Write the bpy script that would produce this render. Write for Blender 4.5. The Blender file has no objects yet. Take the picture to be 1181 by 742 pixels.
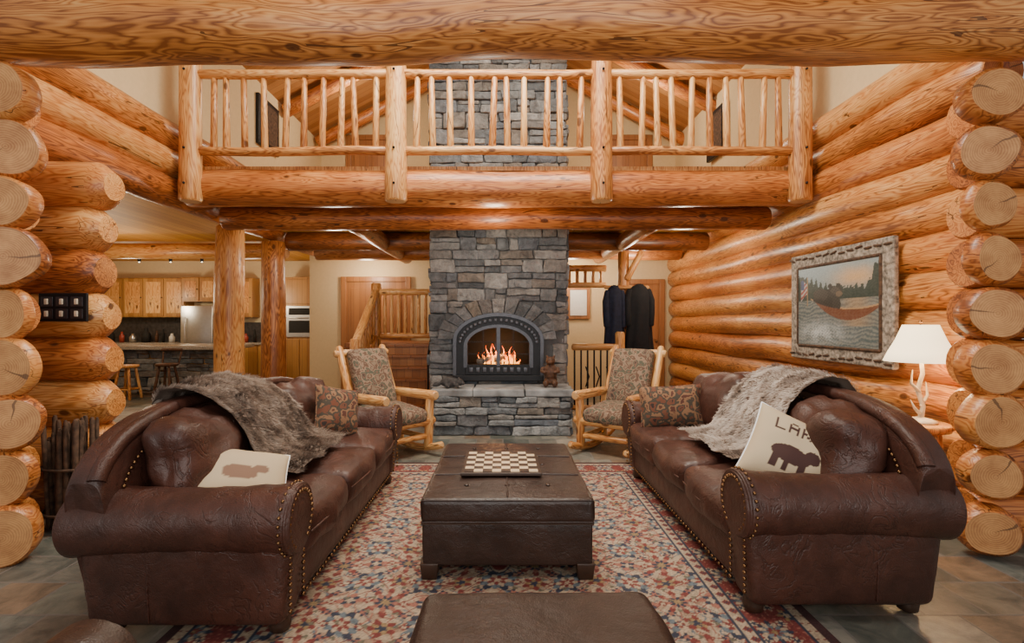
import bpy, math, random
import numpy as np
from mathutils import Vector, Matrix, noise, Euler
R=random.Random(7)
sc=bpy.context.scene
rad=math.radians
# ------------------------------------------------------------------ materials
def newmat(name):
    m=bpy.data.materials.new(name); m.use_nodes=True
    nt=m.node_tree; b=nt.nodes['Principled BSDF']
    return m,nt,b
def ramp(nt,fac,stops,interp='LINEAR'):
    n=nt.nodes.new('ShaderNodeValToRGB'); n.color_ramp.interpolation=interp
    e=n.color_ramp.elements
    while len(e)<len(stops): e.new(.5)
    for i,(p,c) in enumerate(stops):
        e[i].position=p; e[i].color=(c[0],c[1],c[2],1)
    nt.links.new(fac,n.inputs[0]); return n.outputs[0]
def mix(nt,fac,a,b,mode='MIX'):
    n=nt.nodes.new('ShaderNodeMix'); n.data_type='RGBA'; n.blend_type=mode
    for s,v in ((0,fac),(6,a),(7,b)):
        if isinstance(v,(int,float)): n.inputs[s].default_value=v
        elif isinstance(v,tuple): n.inputs[s].default_value=(v[0],v[1],v[2],1)
        else: nt.links.new(v,n.inputs[s])
    return n.outputs[2]
def mth(nt,op,a,b=0.0,c=0.0):
    n=nt.nodes.new('ShaderNodeMath'); n.operation=op
    for i,v in enumerate((a,b,c)):
        if isinstance(v,(int,float)): n.inputs[i].default_value=v
        else: nt.links.new(v,n.inputs[i])
    return n.outputs[0]
def attr(nt,name,out='Vector'):
    n=nt.nodes.new('ShaderNodeAttribute'); n.attribute_name=name; return n.outputs[out]
def mapping(nt,vec,scale):
    n=nt.nodes.new('ShaderNodeMapping'); nt.links.new(vec,n.inputs[0]); n.inputs['Scale'].default_value=scale; return n.outputs[0]
def tex(nt,vec,scale,detail=3,rough=.5,dist=0):
    n=nt.nodes.new('ShaderNodeTexNoise'); nt.links.new(vec,n.inputs['Vector'])
    n.inputs['Scale'].default_value=scale; n.inputs['Detail'].default_value=detail
    n.inputs['Roughness'].default_value=rough; n.inputs['Distortion'].default_value=dist
    return n.outputs['Fac']
def bump(nt,b,h,strength=.3,dist=.01):
    n=nt.nodes.new('ShaderNodeBump'); n.inputs['Strength'].default_value=strength; n.inputs['Distance'].default_value=dist
    nt.links.new(h,n.inputs['Height']); nt.links.new(n.outputs[0],b.inputs['Normal'])
def plain(name,col,rough=.5,metal=0,emit=0,nz=.12,scale=20,bs=.1):
    m,nt,b=newmat(name)
    t=nt.nodes.new('ShaderNodeTexCoord').outputs['Object']
    f=tex(nt,t,scale,4)
    c0=tuple(x*(1-nz) for x in col); c1=tuple(min(1,x*(1+nz)) for x in col)
    nt.links.new(ramp(nt,f,[(.3,c0),(.7,c1)]),b.inputs['Base Color'])
    b.inputs['Roughness'].default_value=rough; b.inputs['Metallic'].default_value=metal
    if emit:
        b.inputs['Emission Color'].default_value=(*col,1); b.inputs['Emission Strength'].default_value=emit
    if bs: bump(nt,b,f,bs,.003)
    return m
def logmat(name,dark,mid,light,rough=.38,contrast=1.0):
    m,nt,b=newmat(name)
    g=attr(nt,'gc'); rn=attr(nt,'rnd','Fac')
    v=nt.nodes.new('ShaderNodeTexVoronoi'); nt.links.new(mapping(nt,g,(1,1,.55)),v.inputs['Vector']); v.inputs['Scale'].default_value=4.6
    kd=v.outputs['Distance']
    gs=mapping(nt,g,(1,1,.13))
    n1=tex(nt,gs,5.5,3,.55,.3)
    n1k=mth(nt,'ADD',n1,mth(nt,'DIVIDE',.010,mth(nt,'ADD',kd,.06)))
    w=mth(nt,'SINE',mth(nt,'MULTIPLY',n1k,130.0))
    w=mth(nt,'POWER',mth(nt,'MULTIPLY_ADD',w,.5,.5),.55)
    fine=tex(nt,mapping(nt,g,(1,1,.04)),70,3,.6)
    bl=tex(nt,mapping(nt,g,(1,1,.35)),3.2,4,.6)
    kn=ramp(nt,kd,[(.095,(1,1,1)),(.135,(0,0,0))])
    ckn=tex(nt,mapping(nt,g,(1,1,.05)),9,2,.5)
    ck=mth(nt,'MULTIPLY',mth(nt,'LESS_THAN',mth(nt,'ABSOLUTE',mth(nt,'SUBTRACT',ckn,.52)),.006),mth(nt,'GREATER_THAN',bl,.5))
    s=mth(nt,'ADD',mth(nt,'MULTIPLY',w,.27*contrast),mth(nt,'MULTIPLY',fine,.30))
    s=mth(nt,'ADD',s,mth(nt,'MULTIPLY',bl,.72))
    s=mth(nt,'ADD',s,mth(nt,'MULTIPLY',mth(nt,'SUBTRACT',rn,.5),.30))
    c=ramp(nt,s,[(.42,dark),(.66,mid),(.93,light)])
    c=mix(nt,mth(nt,'MULTIPLY',kn,.88),c,(dark[0]*.34,dark[1]*.3,dark[2]*.3))
    c=mix(nt,mth(nt,'MULTIPLY',ck,.8),c,(dark[0]*.25,dark[1]*.22,dark[2]*.2))
    nt.links.new(c,b.inputs['Base Color'])
    b.inputs['Roughness'].default_value=rough
    b.inputs['Coat Weight'].default_value=.15; b.inputs['Coat Roughness'].default_value=.25
    bump(nt,b,mth(nt,'SUBTRACT',s,ck),.3,.007)
    return m
def capmat(name,c0,c1):
    m,nt,b=newmat(name)
    g=attr(nt,'gc')
    gx=mapping(nt,g,(1,1,0))
    ln=nt.nodes.new('ShaderNodeVectorMath'); ln.operation='LENGTH'; nt.links.new(gx,ln.inputs[0])
    r=ln.outputs['Value']
    nz=tex(nt,g,5,3)
    rr=mth(nt,'ADD',r,mth(nt,'MULTIPLY',nz,.05))
    w=mth(nt,'MULTIPLY_ADD',mth(nt,'SINE',mth(nt,'MULTIPLY',rr,520.0)),.5,.5)
    f=mth(nt,'ADD',mth(nt,'MULTIPLY',w,.16),mth(nt,'MULTIPLY',tex(nt,g,7,5,.7),.84))
    c=ramp(nt,f,[(.3,c0),(.7,c1)])
    c=mix(nt,mth(nt,'MULTIPLY',mth(nt,'GREATER_THAN',r,.158),.45),c,(c0[0]*.5,c0[1]*.4,c0[2]*.35))
    sx=nt.nodes.new('ShaderNodeSeparateXYZ'); nt.links.new(g,sx.inputs[0])
    an=mth(nt,'ARCTAN2',sx.outputs[1],sx.outputs[0])
    an=mth(nt,'ADD',an,mth(nt,'ADD',mth(nt,'MULTIPLY',nz,1.2),mth(nt,'MULTIPLY',sx.outputs[2],1.7)))
    cr=mth(nt,'GREATER_THAN',mth(nt,'SINE',mth(nt,'MULTIPLY',an,1.0)),.9985)
    c=mix(nt,mth(nt,'MULTIPLY',cr,.7),c,(.05,.02,.01))
    nt.links.new(c,b.inputs['Base Color']); b.inputs['Roughness'].default_value=.55
    bump(nt,b,w,.12,.003)
    return m
def leather(name,c0,c1,rough=.36,crease=1.0):
    m,nt,b=newmat(name)
    t=nt.nodes.new('ShaderNodeTexCoord').outputs['Object']
    a=tex(nt,t,4,4,.6); w=tex(nt,t,9,3,.5,.4)
    v=nt.nodes.new('ShaderNodeTexVoronoi'); nt.links.new(t,v.inputs['Vector']); v.inputs['Scale'].default_value=170
    cn=tex(nt,mapping(nt,t,(1,1,1.0)),6.5,3,.6,1.6)
    cr=mth(nt,'SUBTRACT',1.0,mth(nt,'MINIMUM',mth(nt,'MULTIPLY',mth(nt,'ABSOLUTE',mth(nt,'SUBTRACT',cn,.5)),26.0),1.0))
    cr=mth(nt,'MULTIPLY',cr,ramp(nt,a,[(.42,(0,0,0)),(.62,(1,1,1))]))
    f=mth(nt,'ADD',mth(nt,'MULTIPLY',a,.7),mth(nt,'MULTIPLY',w,.3))
    c=ramp(nt,f,[(.3,c0),(.7,c1)])
    c=mix(nt,mth(nt,'MULTIPLY',cr,.35*crease),c,(c0[0]*.5,c0[1]*.5,c0[2]*.5))
    nt.links.new(c,b.inputs['Base Color'])
    nt.links.new(mth(nt,'MULTIPLY_ADD',w,.22,rough-.10),b.inputs['Roughness'])
    h=mth(nt,'ADD',mth(nt,'MULTIPLY',w,1.0),mth(nt,'MULTIPLY',v.outputs['Distance'],.10))
    h=mth(nt,'ADD',h,mth(nt,'MULTIPLY',a,1.5))
    h=mth(nt,'SUBTRACT',h,mth(nt,'MULTIPLY',cr,.22*crease))
    bump(nt,b,h,.4,.02)
    return m
def stonemat():
    m,nt,b=newmat('ledge_stone')
    rn=attr(nt,'rnd','Fac'); t=nt.nodes.new('ShaderNodeTexCoord').outputs['Object']
    c=ramp(nt,rn,[(0,(.085,.10,.115)),(.2,(.17,.185,.20)),(.4,(.27,.28,.285)),(.55,(.19,.165,.14)),(.7,(.36,.365,.365)),(.85,(.13,.15,.18)),(1,(.27,.235,.195))])
    n=tex(nt,t,8,6,.7,.6); n2=tex(nt,t,34,5,.7)
    k=ramp(nt,n,[(.28,(.42,.42,.43)),(.72,(1.65,1.62,1.58))])
    c=mix(nt,1.0,c,k,'MULTIPLY'); nt.links.new(c,b.inputs['Base Color'])
    b.inputs['Roughness'].default_value=.75
    bump(nt,b,mth(nt,'ADD',n,mth(nt,'MULTIPLY',n2,.6)),1.0,.04)
    return m
def slatemat():
    m,nt,b=newmat('slate_tile')
    t=nt.nodes.new('ShaderNodeTexCoord').outputs['Object']
    br=nt.nodes.new('ShaderNodeTexBrick'); nt.links.new(t,br.inputs['Vector'])
    br.inputs['Scale'].default_value=1; br.inputs['Brick Width'].default_value=.31; br.inputs['Row Height'].default_value=.31
    br.inputs['Mortar Size'].default_value=.007; br.inputs['Mortar Smooth'].default_value=.2; br.offset=.5
    br.inputs['Color1'].default_value=(0,0,0,1); br.inputs['Color2'].default_value=(1,1,1,1); br.inputs['Mortar'].default_value=(.5,.5,.5,1)
    c=ramp(nt,br.outputs['Color'],[(0,(.070,.082,.078)),(.25,(.15,.155,.135)),(.5,(.185,.13,.09)),(.75,(.10,.12,.118)),(1,(.25,.235,.205))])
    n=tex(nt,t,4.5,6,.7,.8); n2=tex(nt,t,18,5,.6)
    c=mix(nt,1.0,c,ramp(nt,n,[(.3,(.45,.5,.5)),(.7,(1.7,1.55,1.4))]),'MULTIPLY')
    c=mix(nt,br.outputs['Fac'],c,(.17,.155,.14))
    nt.links.new(c,b.inputs['Base Color'])
    nt.links.new(mth(nt,'MULTIPLY_ADD',n2,.35,.2),b.inputs['Roughness'])
    h=mth(nt,'SUBTRACT',mth(nt,'ADD',mth(nt,'MULTIPLY',n,.7),mth(nt,'MULTIPLY',n2,.3)),br.outputs['Fac'])
    bump(nt,b,h,.45,.012)
    return m
def planks(name,c0,c1,axis,w=.14,rough=.4):
    m,nt,b=newmat(name)
    t=nt.nodes.new('ShaderNodeTexCoord').outputs['Object']
    s=nt.nodes.new('ShaderNodeSeparateXYZ'); nt.links.new(t,s.inputs[0])
    a=s.outputs[axis]
    q=mth(nt,'DIVIDE',a,w); fl=mth(nt,'FLOOR',q); fr=mth(nt,'FRACT',q)
    wn=nt.nodes.new('ShaderNodeTexWhiteNoise'); wn.noise_dimensions='1D'; nt.links.new(fl,wn.inputs['W'])
    sc_=[3,3,3]; sc_[axis]=40
    n=tex(nt,mapping(nt,t,tuple(sc_) ),1,4,.6,.5)
    f=mth(nt,'ADD',mth(nt,'MULTIPLY',wn.outputs['Value'],.5),mth(nt,'MULTIPLY',n,.5))
    c=ramp(nt,f,[(.2,c0),(.8,c1)])
    gap=mth(nt,'LESS_THAN',fr,.05)
    c=mix(nt,mth(nt,'MULTIPLY',gap,.7),c,(c0[0]*.3,c0[1]*.3,c0[2]*.3))
    nt.links.new(c,b.inputs['Base Color']); b.inputs['Roughness'].default_value=rough
    return m
def colmat(name,rough=.8,bs=.2,scale=200):
    m,nt,b=newmat(name)
    nt.links.new(attr(nt,'col','Color'),b.inputs['Base Color']); b.inputs['Roughness'].default_value=rough
    t=nt.nodes.new('ShaderNodeTexCoord').outputs['Object']
    bump(nt,b,tex(nt,t,scale,3),bs,.004)
    return m
def fabricmat(name,cols,sc1=9,sc2=15):
    m,nt,b=newmat(name)
    g=attr(nt,'gc')
    v=nt.nodes.new('ShaderNodeTexVoronoi'); nt.links.new(g,v.inputs['Vector']); v.inputs['Scale'].default_value=sc2
    n=tex(nt,g,sc1,3,.5,1.5)
    f=mth(nt,'ADD',mth(nt,'MULTIPLY',n,.8),mth(nt,'MULTIPLY',v.outputs['Distance'],.35))
    k=len(cols)
    c=ramp(nt,f,[(.3+.4*i/(k-1),cols[i]) for i in range(k)],'CONSTANT')
    nt.links.new(c,b.inputs['Base Color']); b.inputs['Roughness'].default_value=.9
    bump(nt,b,tex(nt,g,150,2),.3,.003)
    return m
def furmat():
    m,nt,b=newmat('faux_fur')
    rn=attr(nt,'rnd','Fac')
    nt.links.new(ramp(nt,rn,[(0,(.08,.052,.04)),(.3,(.24,.175,.135)),(.6,(.42,.335,.275)),(1,(.68,.59,.51))]),b.inputs['Base Color'])
    b.inputs['Roughness'].default_value=.7
    return m
M={}
M['log']=logmat('varnished_log',(.23,.066,.013),(.57,.215,.050),(.80,.43,.145))
M['logR']=logmat('red_varnished_log',(.19,.047,.010),(.49,.150,.032),(.71,.31,.085))
M['logY']=logmat('honey_log',(.31,.10,.022),(.64,.285,.080),(.84,.51,.20))
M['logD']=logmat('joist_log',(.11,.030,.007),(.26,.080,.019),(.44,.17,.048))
M['cap']=capmat('log_end_grain',(.32,.125,.038),(.64,.32,.115))
M['capY']=capmat('pale_end_grain',(.45,.22,.08),(.72,.44,.20))
M['lea']=leather('brown_leather',(.029,.0105,.007),(.094,.033,.021),.43,1.3)
M['leaD']=leather('dark_brown_leather',(.018,.0095,.0072),(.050,.025,.018),.37,.5)
M['nail']=plain('brass_nailhead',(.24,.13,.06),.35,1,bs=0)
M['stone']=stonemat()
M['mortar']=plain('mortar',(.13,.13,.13),.9)
M['slab']=plain('hearth_slab_stone',(.25,.255,.26),.6,nz=.45,scale=6,bs=.4)
M['slate']=slatemat()
M['plaster']=plain('cream_plaster',(.74,.57,.32),.85,nz=.03,bs=.05)
M['plasterW']=plain('warm_white_plaster',(.74,.60,.38),.85,nz=.03,bs=.05)
M['pineC']=planks('pine_ceiling',(.46,.19,.032),(.68,.34,.070),0,.14,.6)
M['pineD']=planks('loft_ceiling_pine',(.30,.12,.035),(.50,.25,.09),1,.14)
M['iron']=plain('black_cast_iron',(.022,.022,.024),.45,.6,bs=.1)
M['dark']=plain('soot_black',(.012,.011,.010),.8)
M['iron2']=plain('grey_iron',(.09,.09,.10),.4,.8)
M['steel']=plain('stainless_steel',(.55,.54,.52),.3,.9,nz=.05)
M['cab']=planks('maple_cabinet',(.33,.145,.038),(.52,.27,.08),0,.11)
M['door']=planks('stained_door',(.30,.115,.033),(.45,.19,.06),0,.12)
M['granite']=plain('granite',(.36,.32,.27),.25,nz=.5,scale=60,bs=0)
M['bs']=plain('dark_backsplash',(.05,.045,.045),.4,nz=.5,scale=15)
M['navy']=plain('navy_wool',(.012,.015,.035),.9,nz=.3)
M['blk']=plain('black_cloth',(.008,.008,.010),.9,nz=.3)
M['shade']=plain('lamp_shade_linen',(.95,.76,.46),.8,emit=2.8,nz=.03)
M['ivory']=plain('carved_antler',(.70,.60,.45),.5)
M['col']=colmat('woven_pattern')
M['paint']=colmat('painted_canvas',.45,.1,80)
M['fab']=fabricmat('lodge_tapestry',[(.06,.042,.032),(.17,.095,.065),(.09,.09,.06),(.27,.18,.12),(.13,.07,.045),(.21,.15,.10)])
M['fabR']=fabricmat('rust_tapestry',[(.035,.022,.018),(.15,.05,.025),(.06,.045,.03),(.24,.12,.06),(.09,.03,.018)])
M['fur']=furmat()
M['bark']=plain('grey_bark',(.26,.22,.18),.85,nz=.6,scale=25,bs=.8)
M['twig']=plain('twig_bark',(.085,.045,.025),.85,nz=.6,scale=25,bs=.8)
M['rustic']=plain('rustic_birch_frame',(.30,.25,.20),.8,nz=.7,scale=30,bs=.6)
M['white']=plain('white_enamel',(.75,.73,.68),.4,nz=.05)
M['maple']=plain('chess_light',(.66,.50,.32),.4,nz=.1)
M['walnut']=plain('chess_dark',(.045,.022,.013),.4,nz=.2)
M['tread']=planks('stair_tread',(.24,.08,.028),(.38,.15,.05),0,.3)
M['glassb']=plain('night_window',(.03,.09,.22),.1,emit=.5)
M['bear']=plain('carved_brown_wood',(.09,.038,.018),.6,nz=.5,scale=30,bs=.6)
M['rac']=plain('grey_plush',(.05,.046,.046),.9,nz=.6,scale=30,bs=.6)
M['red']=plain('red_enamel',(.35,.05,.03),.4)
M['bulb']=plain('bulb',(1,.85,.6),.5,emit=10,bs=0)
def flamemat():
    m,nt,b=newmat('flame'); g=attr(nt,'gc'); s=nt.nodes.new('ShaderNodeSeparateXYZ'); nt.links.new(g,s.inputs[0])
    c=ramp(nt,s.outputs[2],[(0,(1,.50,.10)),(.5,(1,.26,.02)),(1,(.8,.06,.004))])
    nt.links.new(c,b.inputs['Emission Color']); b.inputs['Emission Strength'].default_value=3.6
    nt.links.new(c,b.inputs['Base Color']); return m
M['flame']=flamemat()
# ------------------------------------------------------------------ mesh builder
class MB:
    def __init__(s): s.v=[];s.f=[];s.m=[];s.sm=[];s.g=[];s.r=[];s.c=[];s.mats=[];s.M=Matrix()
    def add(s,vs,fs,mat,smooth=True,g=None,r=None,M_=None,c=None):
        T=s.M@M_ if M_ is not None else s.M
        o=len(s.v); 
        for i,p in enumerate(vs):
            s.v.append(T@Vector(p))
        s.g.extend(g if g is not None else [tuple(p) for p in vs])
        if r is None: r=0.5
        s.r.extend(r if isinstance(r,list) else [r]*len(vs))
        s.c.extend(c if c is not None else [(1,1,1)]*len(vs))
        mats=mat if isinstance(mat,list) else [mat]*len(fs)
        for f,mm in zip(fs,mats):
            s.f.append(tuple(a+o for a in f))
            if mm not in s.mats: s.mats.append(mm)
            s.m.append(s.mats.index(mm))
        s.sm.extend(smooth if isinstance(smooth,list) else [smooth]*len(fs))
    def build(s,name,loc=(0,0,0),rotz=0,remesh=0):
        me=bpy.data.meshes.new(name); me.from_pydata([tuple(p) for p in s.v],[],s.f)
        for k in s.mats: me.materials.append(M[k])
        me.polygons.foreach_set('material_index',s.m); me.polygons.foreach_set('use_smooth',s.sm)
        a=me.attributes.new('gc','FLOAT_VECTOR','POINT'); a.data.foreach_set('vector',[x for p in s.g for x in p])
        a=me.attributes.new('rnd','FLOAT','POINT'); a.data.foreach_set('value',s.r)
        a=me.attributes.new('col','FLOAT_COLOR','POINT'); a.data.foreach_set('color',[x for p in s.c for x in (p[0],p[1],p[2],1)])
        me.update()
        ob=bpy.data.objects.new(name,me); sc.collection.objects.link(ob)
        ob.location=loc; ob.rotation_euler=(0,0,rotz)
        if remesh:
            md=ob.modifiers.new('r','REMESH'); md.mode='VOXEL'; md.voxel_size=remesh; md.use_smooth_shade=True
            md=ob.modifiers.new('s','SMOOTH'); md.iterations=4
        return ob
    def tube(s,pts,rs,mat='log',cap='cap',seg=20,wob=0.0,end=.02,rnd=None,flat=1.0):
        pts=[Vector(p) for p in pts]; n=len(pts)
        if not isinstance(rs,(list,tuple)): rs=[rs]*n
        rnd=R.random() if rnd is None else rnd
        d0=(pts[1]-pts[0]).normalized(); d1=(pts[-1]-pts[-2]).normalized()
        e0=min(end,(pts[1]-pts[0]).length*.3); e1=min(end,(pts[-1]-pts[-2]).length*.3)
        P=[pts[0],pts[0]+d0*e0]+pts[1:-1]+[pts[-1]-d1*e1,pts[-1]]
        Rr=[rs[0]-e0*.8 if rs[0]>e0*1.2 else rs[0]*.6,rs[0]]+list(rs[1:-1])+[rs[-1],rs[-1]-e1*.8 if rs[-1]>e1*1.2 else rs[-1]*.6]
        up=Vector((0,0,1)) if abs(d0.z)<.9 else Vector((0,1,0))
        x=d0.cross(up).normalized(); L=0; vs=[];g=[];so=R.random()*40
        prev=d0; sd=Vector((R.random()*50,R.random()*50,0))
        for i,p in enumerate(P):
            if i==0: d=d0
            elif i==len(P)-1: d=d1
            else: d=(P[i+1]-P[i-1]).normalized()
            q=prev.rotation_difference(d); x=q@x; x=(x-d*x.dot(d)).normalized(); prev=d
            y=d.cross(x)
            if i: L+=(p-P[i-1]).length
            for k in range(seg):
                a=2*math.pi*k/seg; ca,sa=math.cos(a),math.sin(a)
                rr=Rr[i]
                if wob: rr*=1+wob*noise.noise(Vector((ca*.8,sa*.8,L*1.3))+sd)
                vs.append(p+x*(ca*rr)+y*(sa*rr*flat)); g.append((ca*rr,sa*rr,L+so))
        fs=[];mt=[];sm=[]
        m=len(P)
        for i in range(m-1):
            for k in range(seg):
                a=i*seg+k;b=i*seg+(k+1)%seg
                fs.append((a,b,b+seg,a+seg)); mt.append(mat); sm.append(True)
        for i,inv in ((0,True),(m-1,False)):
            o=len(vs); 
            for k in range(seg): vs.append(vs[i*seg+k]); g.append(g[i*seg+k])
            vs.append(P[i]); g.append((0,0,g[i*seg][2]))
            for k in range(seg):
                t=(o+k,o+(k+1)%seg,o+seg); fs.append(t[::-1] if inv else t); mt.append(cap or mat); sm.append(False)
        s.add(vs,fs,mt,sm,g,rnd)
    def log(s,p0,p1,r0,r1=None,mat='log',cap='cap',seg=20,wob=.06,step=.3,end=.02,rnd=None,bow=0):
        r1=r0 if r1 is None else r1
        p0=Vector(p0);p1=Vector(p1); L=(p1-p0).length; n=max(2,int(L/step)+1)
        pts=[p0.lerp(p1,i/(n-1)) for i in range(n)]
        if bow:
            sd=R.random()*30
            for i in range(1,n-1):
                pts[i]=pts[i]+Vector((noise.noise((sd,i*step*.8,0)),noise.noise((sd,9,i*step*.8)),noise.noise((i*step*.8,sd,5))))*bow
        s.tube(pts,[r0+(r1-r0)*i/(n-1) for i in range(n)],mat,cap,seg,wob,end,rnd)
    def rbox(s,c,h,r=.02,mat='lea',n=4,puff=(0,0,0),rot=(0,0,0),nz=0,rnd=None,smooth=True,taper=0,k=3):
        h=Vector(h); r=min(r,min(h)*.999); ax=[]
        for a in range(3):
            H=h[a]; ii=[H*-1+r*(1-math.cos(math.pi/2*j/k)) for j in range(k)]
            inn=[(-(H-r))+2*(H-r)*j/n for j in range(n+1)] if H>r*1.001 else [0]
            ax.append(ii+inn+[-q for q in ii[::-1]])
        idx={};vs=[];fs=[]
        T=Matrix.Translation(c)@Euler(rot).to_matrix().to_4x4()
        dims=[len(a)-1 for a in ax]
        sd=Vector((R.random()*20,R.random()*20,R.random()*20))
        def V(i,j,l):
            key=(i,j,l)
            if key in idx: return idx[key]
            p=Vector((ax[0][i],ax[1][j],ax[2][l]))
            q=Vector([max(-(h[a]-r),min(h[a]-r,p[a])) for a in range(3)])
            d=p-q
            if d.length>1e-9: d=d.normalized()*r
            p=q+d
            u=[p[a]/h[a] for a in range(3)]
            o=Vector((puff[0]*(1-u[1]**2)*(1-u[2]**2)*u[0],puff[1]*(1-u[0]**2)*(1-u[2]**2)*u[1],puff[2]*(1-u[0]**2)*(1-u[1]**2)*u[2]))
            p=p+o
            if taper: p=Vector((p.x*(1+taper*u[2]),p.y*(1+taper*u[2]),p.z))
            if nz: p=p+p.normalized()*nz*noise.noise(p*7+sd)
            idx[key]=len(vs); vs.append(p); return idx[key]
        for a in range(3):
            b_,c_=(a+1)%3,(a+2)%3
            for side in (0,dims[a]):
                for i in range(dims[b_]):
                    for j in range(dims[c_]):
                        q=[]
                        for (di,dj) in ((0,0),(1,0),(1,1),(0,1)):
                            t=[0,0,0]; t[a]=side;t[b_]=i+di;t[c_]=j+dj; q.append(V(*t))
                        if side==0:q=q[::-1]
                        fs.append(tuple(q))
        s.add(vs,fs,mat,smooth,None,R.random() if rnd is None else rnd,T)
    def box(s,lo,hi,mat,bev=0,rnd=None):
        c=[(a+b)/2 for a,b in zip(lo,hi)];h=[abs(b-a)/2 for a,b in zip(lo,hi)]
        if bev: s.rbox(c,h,bev,mat,n=1,rnd=rnd,k=1,smooth=False)
        else:
            vs=[(x,y,z) for x in(lo[0],hi[0]) for y in(lo[1],hi[1]) for z in(lo[2],hi[2])]
            s.add(vs,[(0,1,3,2),(4,6,7,5),(0,4,5,1),(2,3,7,6),(0,2,6,4),(1,5,7,3)],mat,False,None,R.random() if rnd is None else rnd)
    def lathe(s,prof,mat,c=(0,0,0),seg=20,rot=(0,0,0),rnd=None,sxy=(1,1)):
        vs=[(r*math.cos(2*math.pi*k/seg)*sxy[0],r*math.sin(2*math.pi*k/seg)*sxy[1],z) for r,z in prof for k in range(seg)]
        fs=[(i*seg+k,i*seg+(k+1)%seg,(i+1)*seg+(k+1)%seg,(i+1)*seg+k) for i in range(len(prof)-1) for k in range(seg)]
        fs.append(tuple(range(seg))[::-1]); fs.append(tuple((len(prof)-1)*seg+k for k in range(seg)))
        s.add(vs,fs,mat,[True]*(len(fs)-2)+[False]*2,None,rnd,Matrix.Translation(c)@Euler(rot).to_matrix().to_4x4())
    def ball(s,c,r,mat,seg=12,rot=(0,0,0)):
        if not isinstance(r,(tuple,list)): r=(r,r,r)
        n=max(4,seg//2)
        vs=[(0,0,-r[2])]; 
        for i in range(1,n):
            a=-math.pi/2+math.pi*i/n
            for k in range(seg): b=2*math.pi*k/seg; vs.append((math.cos(a)*math.cos(b)*r[0],math.cos(a)*math.sin(b)*r[1],math.sin(a)*r[2]))
        vs.append((0,0,r[2])); t=len(vs)-1
        fs=[(0,1+(k+1)%seg,1+k) for k in range(seg)]
        for i in range(n-2):
            for k in range(seg):
                a=1+i*seg+k;b=1+i*seg+(k+1)%seg; fs.append((a,b,b+seg,a+seg))
        o=1+(n-2)*seg; fs+=[(o+k,o+(k+1)%seg,t) for k in range(seg)]
        s.add(vs,fs,mat,True,None,R.random(),Matrix.Translation(c)@Euler(rot).to_matrix().to_4x4())
    def prism(s,poly,y0,y1,mat,M_=None,rnd=None):
        n=len(poly); vs=[(x,y0,z) for x,z in poly]+[(x,y1,z) for x,z in poly]
        fs=[tuple(range(n)),tuple(range(2*n-1,n-1,-1))]+[(i,i+n,(i+1)%n+n,(i+1)%n) for i in range(n)]
        s.add(vs,fs,mat,False,None,R.random() if rnd is None else rnd,M_)
    def pillow(s,w,h,t,mat,T,cf=None,n=26):
        vs=[];cs=[];fs=[]
        for side in (1,-1):
            o=len(vs)
            for j in range(n+1):
                for i in range(n+1):
                    u=-1+2*i/n; v=-1+2*j/n
                    e=((1-abs(u)**2.6)*(1-abs(v)**2.6))**.5 if abs(u)<1 and abs(v)<1 else 0
                    x=u*w*(1-.07*(1-v*v)); z=v*h*(1-.07*(1-u*u))
                    y=-side*(t*e+.004)
                    y+=.006*noise.noise(Vector((x*9,z*9,side*3)))*e
                    vs.append((x,y,z)); cs.append(cf(u,v) if (cf and side==1) else ((.45,.35,.25) if cf else (1,1,1)))
            for j in range(n):
                for i in range(n):
                    a=o+j*(n+1)+i; q=(a,a+1,a+n+2,a+n+1); fs.append(q if side==1 else q[::-1])
        s.add(vs,fs,mat,True,None,.5,T,cs)
        loop=[]
        for k in range(4*n):
            q=k//n;f=(k%n)/n*2-1
            u,v=[(f,-1),(1,f),(-f,1),(-1,-f)][q]
            loop.append(T@Vector((u*w*(1-.07*(1-v*v)),0,v*h*(1-.07*(1-u*u)))))
        loop.append(loop[0])
        s.tube(loop,.006,mat,mat,6,end=.001)
def TR(loc,rot=(0,0,0)): return Matrix.Translation(loc)@Euler(rot).to_matrix().to_4x4()
# ------------------------------------------------------------------ room shell
XR,XL=3.32,-3.50
b=MB(); b.box((-10,-3,-.1),(6,13,0),'slate'); b.build('floor')
b=MB(); lr=.165
for k in range(12):
    b.log((XR+lr,3.62,.15+.30*k),(XR+lr,10.5+R.uniform(-.1,.1),.15+.30*k),lr+R.uniform(-.008,.012),lr+R.uniform(-.01,.01),'log' if k%3 else 'logR',seg=24,bow=.03)
b.box((XR+lr,3.5,3.55),(XR+lr+.15,10.5,5.1),'plaster'); b.box((XR+lr-.02,3.6,0),(XR+lr+.02,10.4,3.5),'logD')
b.build('wall_right')
b=MB()
for k in range(9):
    r=.168+R.uniform(-.018,.016)
    b.log((2.88+R.uniform(-.04,.04),3.04+R.uniform(-.03,.03),.17+.32*k),(2.91,3.17,.17+.32*k),r,r,'logR','cap',seg=36,wob=.15,end=.03,step=.08)
b.build('log_corner_stack')
b=MB()
for k in range(9):
    b.log((2.97,3.34,.17+.32*k),(5.5,3.34,.17+.32*k),.162,.16,'logR','logR',seg=20)
b.build('wall_front_right')
b=MB()
for k in range(9):
    r=.168+R.uniform(-.016,.012)
    b.log((-2.86+R.uniform(-.035,.035),2.97+R.uniform(-.03,.03),.17+.32*k),(-2.90,3.08,.17+.32*k),r,r,'logR','cap',seg=36,wob=.15,end=.03,step=.06)
for k in range(9): b.log((-2.97,3.22,.17+.32*k),(-5.5,3.22,.17+.32*k),.14,.14,'logR','logR',seg=16)
b.build('log_corner_stack')
b=MB()
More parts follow.
